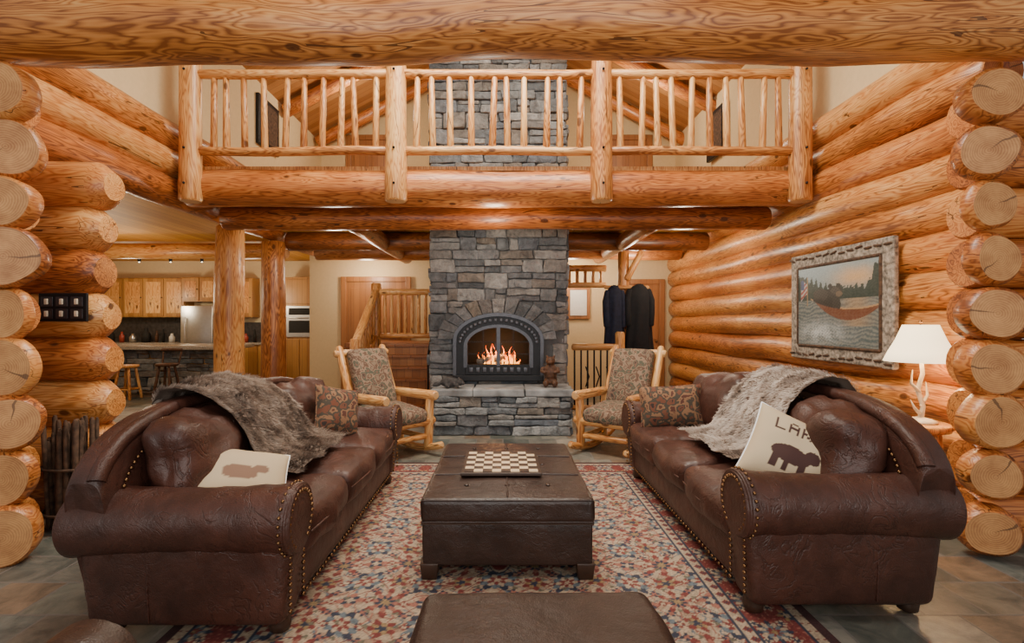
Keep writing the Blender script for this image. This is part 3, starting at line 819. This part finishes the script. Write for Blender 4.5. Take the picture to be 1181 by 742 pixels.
# ------------------------------------------------------------------ armchairs at camera sides
def armchair(loc,rot):
    b=MB()
    b.rbox((0,0,.24),(.36,.42,.14),.05,'leaD',n=5)
    b.rbox((0,.06,.42),(.27,.40,.09),.07,'leaD',n=6,puff=(0,.02,.03),nz=.015)
    for s_ in(-1,1):
        b.rbox((s_*.39,.02,.31),(.10,.43,.22),.06,'leaD',n=5)
        b.tube([(s_*.39,.50-.9*i/8,.555) for i in range(9)],[.115]*9,'leaD','leaD',28,wob=.04,end=.04)
    b.rbox((0,-.38,.58),(.40,.12,.38),.1,'leaD',n=6,puff=(0,.04,.03),rot=(rad(10),0,0),nz=.02)
    for s_ in(-1,1):
        for y in(-.36,.36): b.lathe([(.03,0),(.045,.04),(.04,.12)],'walnut',(s_*.34,y,0),12)
    return b.build('leather_armchair',loc,rot)
armchair((-1.38,.80,0),rad(2)); armchair((1.74,.78,0),rad(-2))
# ------------------------------------------------------------------ log rocking chair (faces -y)
def rocker(loc,rot):
    b=MB(); L='logY';C='capY'
    for s_ in(-1,1):
        x=s_*.31
        b.tube([(x,-.50+1.15*i/14,.035+.16*((i/14-.42)/.58)**2) for i in range(15)],.037,L,C,14,wob=.08)
        b.log((x,-.27,.05),(x,-.30,.60),.047,.044,L,C,seg=14)
        b.log((x,.22,.06),(x,.30,.62),.047,.044,L,C,seg=14)
        b.log((x,-.40,.615),(x,.38,.60),.052,.048,L,C,seg=14)
        b.log((x*.88,.18,.30),(x*.88,.52,1.12),.048,.038,L,C,seg=14)
        b.log((x,-.28,.30),(x,.26,.28),.037,.037,L,C,seg=12)
        b.log((x,-.28,.16),(x,.24,.16),.03,.03,L,C,seg=12)
    b.log((-.38,-.28,.34),(.38,-.28,.34),.048,.048,L,C,seg=14)
    b.log((-.36,.22,.30),(.36,.22,.30),.04,.04,L,C,seg=14)
    b.log((-.36,-.27,.18),(.36,-.27,.18),.032,.032,L,C,seg=12)
    b.log((-.34,.50,1.04),(.34,.50,1.04),.042,.042,L,C,seg=14)
    b.log((-.34,.27,.46),(.34,.27,.46),.036,.036,L,C,seg=14)
    for i in range(4): b.log((-.18+.12*i,.29,.46),(-.18+.12*i,.50,1.03),.02,.02,L,C,seg=8)
    b.rbox((0,-.05,.42),(.27,.29,.075),.055,'fab',n=6,puff=(0,.01,.03),rot=(rad(5),0,0))
    b.rbox((0,.30,.78),(.24,.06,.32),.05,'fab',n=6,puff=(0,.03,.01),rot=(rad(-21),0,0))
    return b.build('log_rocking_chair',loc,rot)
rocker((-1.20,5.46,0.013),rad(48)); rocker((1.25,5.62,0.0),rad(-38))
# ------------------------------------------------------------------ painting on the right wall
b=MB()
PX=XR-.045; ya,yb_,za,zb=4.32,5.86,1.0,2.12
fw=.145
for (p0,p1) in (((PX,ya,za+fw/2),(PX,yb_,za+fw/2)),((PX,ya,zb-fw/2),(PX,yb_,zb-fw/2)),((PX,ya+fw/2,za),(PX,ya+fw/2,zb)),((PX,yb_-fw/2,za),(PX,yb_-fw/2,zb))):
    lo=[min(a,c) for a,c in zip(p0,p1)];hi=[max(a,c) for a,c in zip(p0,p1)]
    ax=1 if hi[1]-lo[1]>hi[2]-lo[2] else 2
    o=2 if ax==1 else 1
    lo[o]-=fw/2;hi[o]+=fw/2;lo[0]-=.03;hi[0]+=.02
    b.rbox([(a+c)/2 for a,c in zip(lo,hi)],[(c-a)/2 for a,c in zip(lo,hi)],.015,'rustic',n=8,nz=.012,k=2)
for (yy,zz,ax) in ((ya+fw,0,2),(yb_-fw,0,2),(0,za+fw,1),(0,zb-fw,1)):
    if ax==2: b.log((PX-.03,yy,za+fw),(PX-.03,yy,zb-fw),.016,.016,'twig','twig',seg=8)
    else: b.log((PX-.03,ya+fw,zz),(PX-.03,yb_-fw,zz),.016,.016,'twig','twig',seg=8)
for y in np.arange(ya+.06,yb_,.12):
    for z in(za+.05,zb-.05): b.log((PX-.032,y-.05,z+R.uniform(-.02,.02)),(PX-.032,y+.05,z+R.uniform(-.02,.02)),.012,.012,'twig','bark',seg=6)
frame=b.build('wildlife_painting')
pw,ph=(yb_-ya-2*fw)/2,(zb-za-2*fw)/2
def pcol(X,Y):
    u=X/pw; v=Y/ph; C=np.zeros(X.shape+(3,))
    n1=np.sin(u*9+2*np.sin(v*7))*np.sin(v*11+2*np.sin(u*5)); n2=np.sin(u*37+3*np.sin(v*23))*np.sin(v*41+3*np.sin(u*19)); n3=np.sin(u*71+v*13)*np.sin(v*83-u*17)
    t=np.clip((v+1)/2,0,1)[...,None]
    C[:]=np.array((.13,.18,.21))*(1-t)+np.array((.26,.33,.35))*t
    glow=np.exp(-(((u-.5)/.5)**2+((v-.62+.03*n1)/.22)**2))[...,None]
    C=C*(1-glow*.8)+np.array((.68,.38,.14))*glow*.8
    tree=v-.34-.10*np.abs(np.sin(u*23))-.05*np.sin(u*51)-.05*n2-.45*np.clip(-u-.1,0,1)-.9*np.clip(u-.75,0,1)*3
    tm=(tree<0)&(v>.14); C[tm]=(np.array((.03,.045,.035))+.012*n2[tm][:,None])
    w=v<=.14
    rip=np.clip(.5+.5*np.sin(v*70+3*np.sin(u*6)+2.5*n1+1.2*n2),0,1)[...,None]
    wc=np.array((.075,.105,.11))*(1-rip)+np.array((.22,.225,.20))*rip
    g2=(np.exp(-((u-.5)/.28)**2)*(v>-.5))[...,None]*.5
    wc=wc*(1-g2)+np.array((.46,.27,.12))*g2
    C[w]=wc[w]
    spl=np.clip(np.exp(-(((u+.35)/.55)**2+((v+.66)/.24)**2))*(.7+.35*n2+.3*n3+.3*n1),0,1)
    C=C*(1-spl[...,None])+np.array((.56,.58,.57))*spl[...,None]
    # canoe seen obliquely, bow toward lower right
    k=(u-.18)/.80
    yt=-.08-.10*(k)+.16*k**2; yb2=-.34-.16*k+.42*k**2
    cn=(v<yt)&(v>yb2)&(np.abs(k)<1); C[cn]=(np.array((.17,.065,.035))+.02*n2[cn][:,None])
    cn=(np.abs(v-yt)<.018)&(np.abs(k)<1); C[cn]=(.42,.26,.13)
    for (cx,cy,rx,ry,cc) in ((-.26,.12,.30,.28,.028),(-.34,.26,.20,.16,.05),(.02,.30,.17,.17,.038),(-.42,.0,.18,.18,.03),(.06,.02,.10,.22,.04),(-.10,.46,.055,.06,.03),(.10,.46,.055,.06,.03),(.03,.34,.11,.09,.065)):
        mk=(((u-cx)/rx)**2+((v-cy)/ry)**2<1+.18*n2+.12*n3)&(v>yt-.02)
        C[mk]=np.array((cc,cc*.85,cc*.7))*(1+.35*n3[mk][:,None])
    mk=((u-.12)/.085)**2+((v-.26)/.065)**2<1; C[mk]=(.15,.105,.07)
    fl=(u>-.90)&(u<-.72)&(v>.2+.1*np.sin(u*15))&(v<.62+.05*np.sin(u*20))
    st=(np.floor((v-.15+.1*np.sin(u*12))*16)%2==0); C[fl&st]=(.28,.045,.04); C[fl&~st]=(.38,.35,.32); C[fl&(u<-.81)&(v>.42)]=(.04,.06,.15)
    C[(np.abs(u+.71)<.010)&(v>-.0)&(v<.75)]=(.3,.18,.08)
    rg=np.random.RandomState(5); C*=(.85+.3*rg.rand(*X.shape))[...,None]
    return np.clip(C,.004,1)
Tp=Matrix(((0,0,-1,PX-.035),(-1,0,0,(ya+yb_)/2),(0,1,0,(za+zb)/2),(0,0,0,1)))
pc=gridimg('canvas',-pw,pw,-ph,ph,170,120,pcol,'paint',Tp); pc.parent=frame
# ------------------------------------------------------------------ lamp and table
b=MB(); c=(3.05,3.86,0)
b.lathe([(.02,0),(.23,0),(.24,.02),(.24,.045),(.22,.055),(.02,.055)],'logY',(c[0],c[1]+.02,.60),28)
for k in range(4):
    a=math.pi/4+k*math.pi/2; b.log((c[0]+.17*math.cos(a),c[1]+.17*math.sin(a),0),(c[0]+.13*math.cos(a),c[1]+.13*math.sin(a),.60),.035,.03,'logY','capY',seg=12)
b.log((c[0]-.14,c[1],.22),(c[0]+.14,c[1],.22),.02,.02,'logY','capY',seg=8)
b.build('side_table')
b=MB()
b.lathe([(.02,0),(.10,0),(.105,.012),(.07,.03),(.03,.04)],'ivory',(0,0,0),20)
b.tube([(0,0,.03),(.02,.0,.12),(-.015,.01,.24),(.015,0,.36),(0,0,.50)],[.02,.016,.017,.014,.012],'ivory','ivory',10,wob=.2)
b.tube([(.0,0,.12),(.06,.01,.20),(.055,.02,.30)],[.013,.01,.004],'ivory','ivory',8); b.tube([(0,0,.22),(-.07,0,.29),(-.06,0,.39)],[.013,.01,.004],'ivory','ivory',8)
b.tube([(0,0,.06),(-.06,-.02,.11),(-.075,0,.17)],[.013,.01,.004],'ivory','ivory',8)
pr=[(.225,.45),(.195,.52),(.15,.61),(.108,.72),(.106,.72),(.148,.61),(.193,.52),(.223,.45)]
seg=40; vs=[]
for r_,z in pr:
    for k in range(seg): rr=r_*(1+.012*math.cos(k*math.pi)); vs.append((rr*math.cos(2*math.pi*k/seg),rr*math.sin(2*math.pi*k/seg),z))
fs=[(i*seg+k,i*seg+(k+1)%seg,((i+1)%8)*seg+(k+1)%seg,((i+1)%8)*seg+k) for i in range(8) for k in range(seg)]
b.add(vs,fs,'shade',True)
b.ball((0,0,.55),(.028,.028,.04),'bulb',12); b.tube([(0,0,.5),(0,0,.74)],.004,'nail','nail',6); b.ball((0,0,.745),.012,'nail',8)
b.build('antler_table_lamp',(3.075,3.83,.655))
b=MB(); b.box((-.17,-.02,-.10),(.17,.0,.10),'iron',.005)
for i in range(3):
    for j in range(2): b.box((-.15+.105*i,-.026,-.08+.085*j),(-.065+.105*i,-.02,-.012+.085*j),'iron2',.004); b.rbox((-.107+.105*i,-.03,-.046+.085*j),(.012,.006,.02),.004,'ivory',n=1)
b.build('light_switch_plate',(-3.09,3.67,1.50))
b=MB()
for i in range(46):
    a=R.random()*6.28; rr=.155*math.sqrt(R.random()); x=rr*math.cos(a);y=rr*math.sin(a)*.7
    b.log((x,y,.02),(x*1.1+R.uniform(-.03,.03),y*1.0,R.uniform(.58,.76)),R.uniform(.014,.024),R.uniform(.010,.018),'twig','twig',seg=8,wob=.25)
for z in(.12,.42): b.tube([(.185*math.cos(i*math.pi/12),.13*math.sin(i*math.pi/12),z) for i in range(25)],.010,'twig','twig',8)
b.build('kindling_basket',(-2.92,3.53,0))
# ------------------------------------------------------------------ stairs left of chimney
b=MB()
ns=6; rise=.17
for i in range(ns):
    z=rise*(i+1); y=7.55+.22*i
    b.box((-2.05,y,z-.04),(-1.08,y+.26,z),'tread',.006); b.box((-2.03,y+.03,z-rise),(-1.10,y+.05,z-.04),'door')
b.box((-2.7,8.87,.95),(-1.05,10.1,1.03),'tread',.006)
b.box((-2.68,8.9,0),(-1.08,8.95,.95),'door')
b.build('staircase')
b=MB()
b.log((-2.15,7.6,0),(-2.15,7.6,1.15),.085,.08,'logY','capY',seg=16); b.log((-2.15,8.82,0),(-2.15,8.82,2.05),.09,.085,'logY','capY',seg=16); b.log((-1.16,8.82,1.03),(-1.16,8.82,2.0),.07,.07,'logY','capY',seg=14)
b.log((-2.15,7.55,1.05),(-2.15,8.85,1.95),.065,.06,'logY','capY',seg=14); b.log((-2.15,7.6,.32),(-2.15,8.82,1.18),.045,.045,'logY','capY',seg=12)
for i in range(6): y=7.75+.18*i; b.log((-2.15,y,.42+.70*(y-7.6)),(-2.15,y,1.09+.70*(y-7.6)),.03,.028,'logY','capY',seg=10)
b.log((-2.15,8.82,1.90),(-1.16,8.82,1.90),.055,.05,'logY','capY',seg=12); b.log((-2.15,8.82,1.16),(-1.16,8.82,1.16),.045,.045,'logY','capY',seg=12)
for i in range(7): x=-2.0+.115*i; b.log((x,8.82,1.17),(x,8.82,1.89),.03,.026,'logY','capY',seg=10)
b.tube([(-1.1,7.65,.9),(-1.1,8.75,1.75)],.018,'iron','iron',8); b.tube([(-1.1,7.65,.17),(-1.1,7.65,.9)],.014,'iron','iron',8)
b.build('log_stair_railing')
b=MB()
b.log((1.00,7.55,1.03),(1.68,7.55,1.03),.05,.05,'logY','capY',seg=12); b.log((1.00,7.55,.15),(1.68,7.55,.15),.04,.04,'logY','capY',seg=12)
b.log((1.70,7.55,0),(1.70,7.55,1.25),.075,.07,'logY','capY',seg=14)
for i in range(7): b.tube([(1.04+.095*i,7.55,.15),(1.04+.095*i,7.55,1.02)],.013,'iron','iron',8)
for i in range(3): b.tube([(1.2+.15*i,7.545,.45),(1.25+.15*i,7.545,.6),(1.2+.15*i,7.545,.75)],.010,'iron','iron',6)
b.build('iron_baluster_railing')
b=MB()
b.log((.95,9.3,2.35),(1.85,9.3,2.35),.06,.06,'logY'); b.log((.95,9.3,2.05),(1.85,9.3,2.05),.05,.05,'logY')
for i in range(6): b.log((1.05+.14*i,9.3,2.06),(1.05+.14*i,9.3,2.34),.03,.03,'logY',seg=8)
b.build('upper_stair_railing')
b=MB(); b.log((1.90,8.20,0),(1.90,8.20,2.50),.09,.085,'log',seg=16); b.log((1.93,8.12,2.05),(2.17,8.12,2.50),.05,.05,'log',seg=12)
b.log((1.57,8.07,1.93),(2.27,8.07,1.93),.03,.03,'logY',seg=10)
for x in(1.69,2.11): b.tube([(x,8.05,1.93),(x,7.96,1.92),(x,7.94,1.96)],.008,'iron','iron',8)
b.build('coat_post')
def coat(mat,loc,w,L_):
    b=MB(); n=26;seg=36;vs=[]
    for j in range(n+1):
        t=j/n; z=-L_*t
        ww=w*(.20+.80*min(1,(t/.14))**.55)*(1+.12*t) if t<.14 else w*(1.0-.10*math.sin((t-.14)*4)+.22*t)
        dd=.05+.05*min(1,t*5)
        for k in range(seg):
            a=2*math.pi*k/seg; f=1+.10*math.sin(a*7+t*2)*min(1,t*2)
            vs.append((ww*math.cos(a)*f,dd*math.sin(a)*f,z))
    fs=[(j*seg+k,(j+1)*seg+k,(j+1)*seg+(k+1)%seg,j*seg+(k+1)%seg) for j in range(n) for k in range(seg)]
    fs.append(tuple(range(seg))); fs.append(tuple(n*seg+k for k in range(seg))[::-1])
    b.add(vs,fs,mat,True)
    for s_ in(-1,1):
        b.tube([(s_*w*.80,-.01,-.08),(s_*w*1.05,-.03,-.25),(s_*w*1.05,-.04,-.45),(s_*w*.98,-.05,-.64)],[.045,.055,.05,.045],mat,mat,12,wob=.15)
    b.tube([(-.05,-.03,-.01),(0,-.055,-.05),(.05,-.03,-.01)],.018,mat,mat,8)
    return b.build('hanging_coat',loc)
coat('navy',(1.69,7.90,1.95),.125,.92); coat('blk',(2.06,7.88,1.97),.17,1.02)
# ------------------------------------------------------------------ kitchen
def cabinet(name,x0,x1,z0,z1,y0,y1,nd):
    b=MB(); b.box((x0,y0+.02,z0),(x1,y1,z1),'cab')
    w=(x1-x0)/nd
    for i in range(nd):
        b.box((x0+w*i+.01,y0,z0+.02),(x0+w*(i+1)-.01,y0+.02,z1-.02),'cab',.004)
        b.box((x0+w*i+.07,y0-.008,z0+.09),(x0+w*(i+1)-.07,y0,z1-.09),'logY',.003)
        b.ball((x0+w*(i+1)-.04,y0-.015,(z0+z1)/2),.014,'iron',8)
    return b.build(name)
cabinet('kitchen_upper_cabinet',-9.2,-7.3,1.5,2.4,11.92,12.3,4)
cabinet('kitchen_upper_cabinet',-7.22,-6.45,1.85,2.4,11.7,12.3,2)
cabinet('kitchen_upper_cabinet',-6.38,-5.75,1.5,2.4,11.92,12.3,2)
b=MB(); b.box((-9.2,11.7,.1),(-7.32,12.3,.88),'cab'); b.box((-6.38,11.7,.1),(-5.05,12.3,.88),'cab')
for x in np.arange(-9.2,-7.5,.47): b.box((x+.01,11.68,.14),(x+.45,11.7,.84),'cab',.004)
for x in np.arange(-6.38,-5.3,.44): b.box((x+.01,11.68,.14),(x+.42,11.7,.84),'cab',.004)
b.box((-9.2,11.75,0),(-7.32,12.3,.1),'dark'); b.box((-6.38,11.75,0),(-5.05,12.3,.1),'dark')
b.box((-9.22,11.66,.88),(-7.3,12.3,.92),'granite',.004); b.box((-6.4,11.66,.88),(-5.03,12.3,.92),'granite',.004)
b.box((-9.2,12.27,.92),(-7.3,12.3,1.5),'bs'); b.box((-6.4,12.27,.92),(-5.05,12.3,1.38),'bs')
b.build('kitchen_base_cabinets')
b=MB(); b.rbox((-6.84,11.95,.90),(.36,.34,.86),.02,'steel',n=1,k=2)
b.box((-7.18,11.595,.62),(-6.5,11.62,.63),'dark'); b.tube([(-7.08,11.57,.75),(-7.08,11.57,1.5)],.012,'steel','steel',8); b.tube([(-7.08,11.57,.25),(-7.08,11.57,.55)],.012,'steel','steel',8)
b.box((-7.19,11.6,0),(-6.49,12.28,.06),'dark'); b.build('refrigerator')
b=MB(); b.box((-4.98,11.7,.0),(-4.0,12.3,2.4),'cab'); b.box((-4.88,11.67,1.05),(-4.26,11.7,1.75),'steel',.005); b.box((-4.8,11.66,1.15),(-4.34,11.672,1.42),'dark'); b.box((-4.8,11.66,1.55),(-4.34,11.672,1.70),'dark')
b.tube([(-4.8,11.63,1.48),(-4.34,11.63,1.48)],.01,'steel','steel',8); b.box((-4.88,11.68,.1),(-4.58,11.7,1.0),'cab',.005); b.box((-4.56,11.68,.1),(-4.26,11.7,1.0),'cab',.005); b.box((-4.88,11.68,1.8),(-4.26,11.7,2.35),'cab',.005)
b.build('wall_oven_cabinet')
b=MB(); b.box((-5.68,12.24,1.4),(-5.1,12.29,2.3),'door',.008); b.box((-5.60,12.23,1.48),(-5.42,12.245,2.22),'glassb'); b.box((-5.36,12.23,1.48),(-5.18,12.245,2.22),'glassb'); b.build('window_1')
b=MB(); 
ashlar(b,-7.5,-5.5,0,.86,10.1,None,None,.05,(.1,.18)); b.box((-7.48,10.14,0),(-5.52,10.9,.86),'cab')
b.rbox((-6.5,10.45,.90),(1.22,.62,.04),.015,'granite',n=2,k=2); b.build('kitchen_island')
b=MB(); b.log((-9.7,9.3,2.66),(XL-.36,9.3,2.66),.14,.14,'log'); b.build('kitchen_ceiling_beam')
b=MB(); b.box((-7.4,10.28,2.70),(-4.6,10.32,2.73),'iron')
for x in np.arange(-7.2,-4.7,.62): b.lathe([(.028,-.07),(.032,0),(.015,.05)],'iron',(x,10.3,2.65),10); b.ball((x,10.3,2.59),.020,'bulb',8)
b.tube([(-7.0,10.3,2.72),(-7.0,10.3,2.84)],.01,'iron','iron',6); b.tube([(-5.0,10.3,2.72),(-5.0,10.3,2.84)],.01,'iron','iron',6)
b.build('track_light')
def stool(loc,mat,h,back):
    b=MB(); b.lathe([(.02,h-.05),(.17,h-.05),(.185,h-.02),(.18,h),(.02,h+.005)],mat,(0,0,0),24)
    for k in range(4):
        a=math.pi/4+k*math.pi/2; ca,sa=math.cos(a),math.sin(a)
        b.log((ca*.22,sa*.22,0),(ca*.12,sa*.12,h-.04),.025,.022,mat,mat,seg=10)
    for k in range(4):
        a=math.pi/4+k*math.pi/2;c2=a+math.pi/2
        b.log((math.cos(a)*.19,math.sin(a)*.19,h*.3),(math.cos(c2)*.19,math.sin(c2)*.19,h*.3),.014,.014,mat,mat,seg=8)
    if back:
        for s_ in(-1,1): b.log((s_*.15,.1,h-.02),(s_*.17,.17,h+.26),.015,.015,mat,mat,seg=8)
        b.tube([(-.19+.38*i/8,.19-.06*abs(i/4-1)**2,h+.24) for i in range(9)],[.028]*9,mat,mat,8)
    return b.build('bar_stool',loc)
stool((-6.75,9.35,0),'logY',.62,False); stool((-6.1,9.45,0),'bear',.64,True)
b=MB()
for x,h,r_,mm in ((-9.0,.30,.07,'dark'),(-8.75,.24,.05,'red'),(-8.5,.20,.07,'steel'),(-8.2,.32,.09,'dark'),(-7.95,.26,.035,'bear'),(-7.8,.3,.03,'dark'),(-7.6,.2,.06,'white'),(-6.2,.28,.08,'dark'),(-5.9,.2,.05,'red'),(-5.7,.30,.035,'dark'),(-5.5,.22,.05,'steel'),(-5.25,.26,.06,'dark')):
    b.lathe([(r_,0),(r_*1.05,h*.6),(r_*.5,h*.8),(r_*.45,h)],mm,(x,11.95,.925),14)
b.build('countertop_canisters')
# ------------------------------------------------------------------ lights
def area(name,loc,rot,sx,sy,p,col=(1,.9,.76)):
    l=bpy.data.lights.new(name,'AREA'); l.shape='RECTANGLE'; l.size=sx; l.size_y=sy; l.energy=p; l.color=col
    o=bpy.data.objects.new(name,l); sc.collection.objects.link(o); o.location=loc; o.rotation_euler=rot; return o
def point(name,loc,p,col=(1,.86,.66),r=.12):
    l=bpy.data.lights.new(name,'POINT'); l.energy=p; l.color=col; l.shadow_soft_size=r
    o=bpy.data.objects.new(name,l); sc.collection.objects.link(o); o.location=loc; return o
area('rear_fill',(0,-2.4,2.0),(rad(84),0,0),6.5,3,205,(1,.98,.94))  # area lamp added behind the camera as fill; no window is modelled there
area('great_room_fill',(0,4.1,5.3),(0,0,0),3.0,1.5,345,(1,.92,.78))  # unseen overhead panel added to light the open room; no fixture hangs here
area('near_fill',(0,1.3,4.3),(0,0,0),3,1.5,60,(1,.95,.88))  # added overhead fill for the near end, out of view
point('loft_light_1',(-2.2,8.6,4.9),62); point('loft_light_2',(2.2,8.6,4.9),62); point('loft_light_3',(0,6.4,5.6),38)
for i,(x,y) in enumerate(((-2.3,7.2),(2.5,7.2),(-2.6,9.9),(2.4,9.3),(1.3,9.9))):
    point('under_loft_fill_%d'%i,(x,y,2.30),34)  # bare point lamps added as fill under the loft, without fixtures
point('hearth_fill',(-.1,5.9,2.35),24)  # extra point lamp added to brighten the area before the hearth
for i,(x,y,p) in enumerate(((-5.5,5.6,26),(-6.3,8.2,42),(-7.8,10.8,36),(-5.3,10.9,36))):
    point('kitchen_light_%d'%i,(x,y,1.95),p,(1,.82,.56))
point('lamp_glow',(3.075,3.83,1.19),20,(1,.72,.42),.05)
point('fire_glow',(FX,7.18,1.0),12,(1,.42,.12),.08)
w=bpy.data.worlds.new('World'); sc.world=w; w.use_nodes=True
w.node_tree.nodes['Background'].inputs[0].default_value=(1,.97,.93,1); w.node_tree.nodes['Background'].inputs[1].default_value=.45
# ------------------------------------------------------------------ camera
cd=bpy.data.cameras.new('Camera'); cam=bpy.data.objects.new('Camera',cd); sc.collection.objects.link(cam)
cd.sensor_width=36; cd.lens=36*600/1181; cd.shift_x=.0089; cd.clip_start=.05
cam.location=(0,0,1.4); cam.rotation_euler=(rad(90),0,0); sc.camera=cam
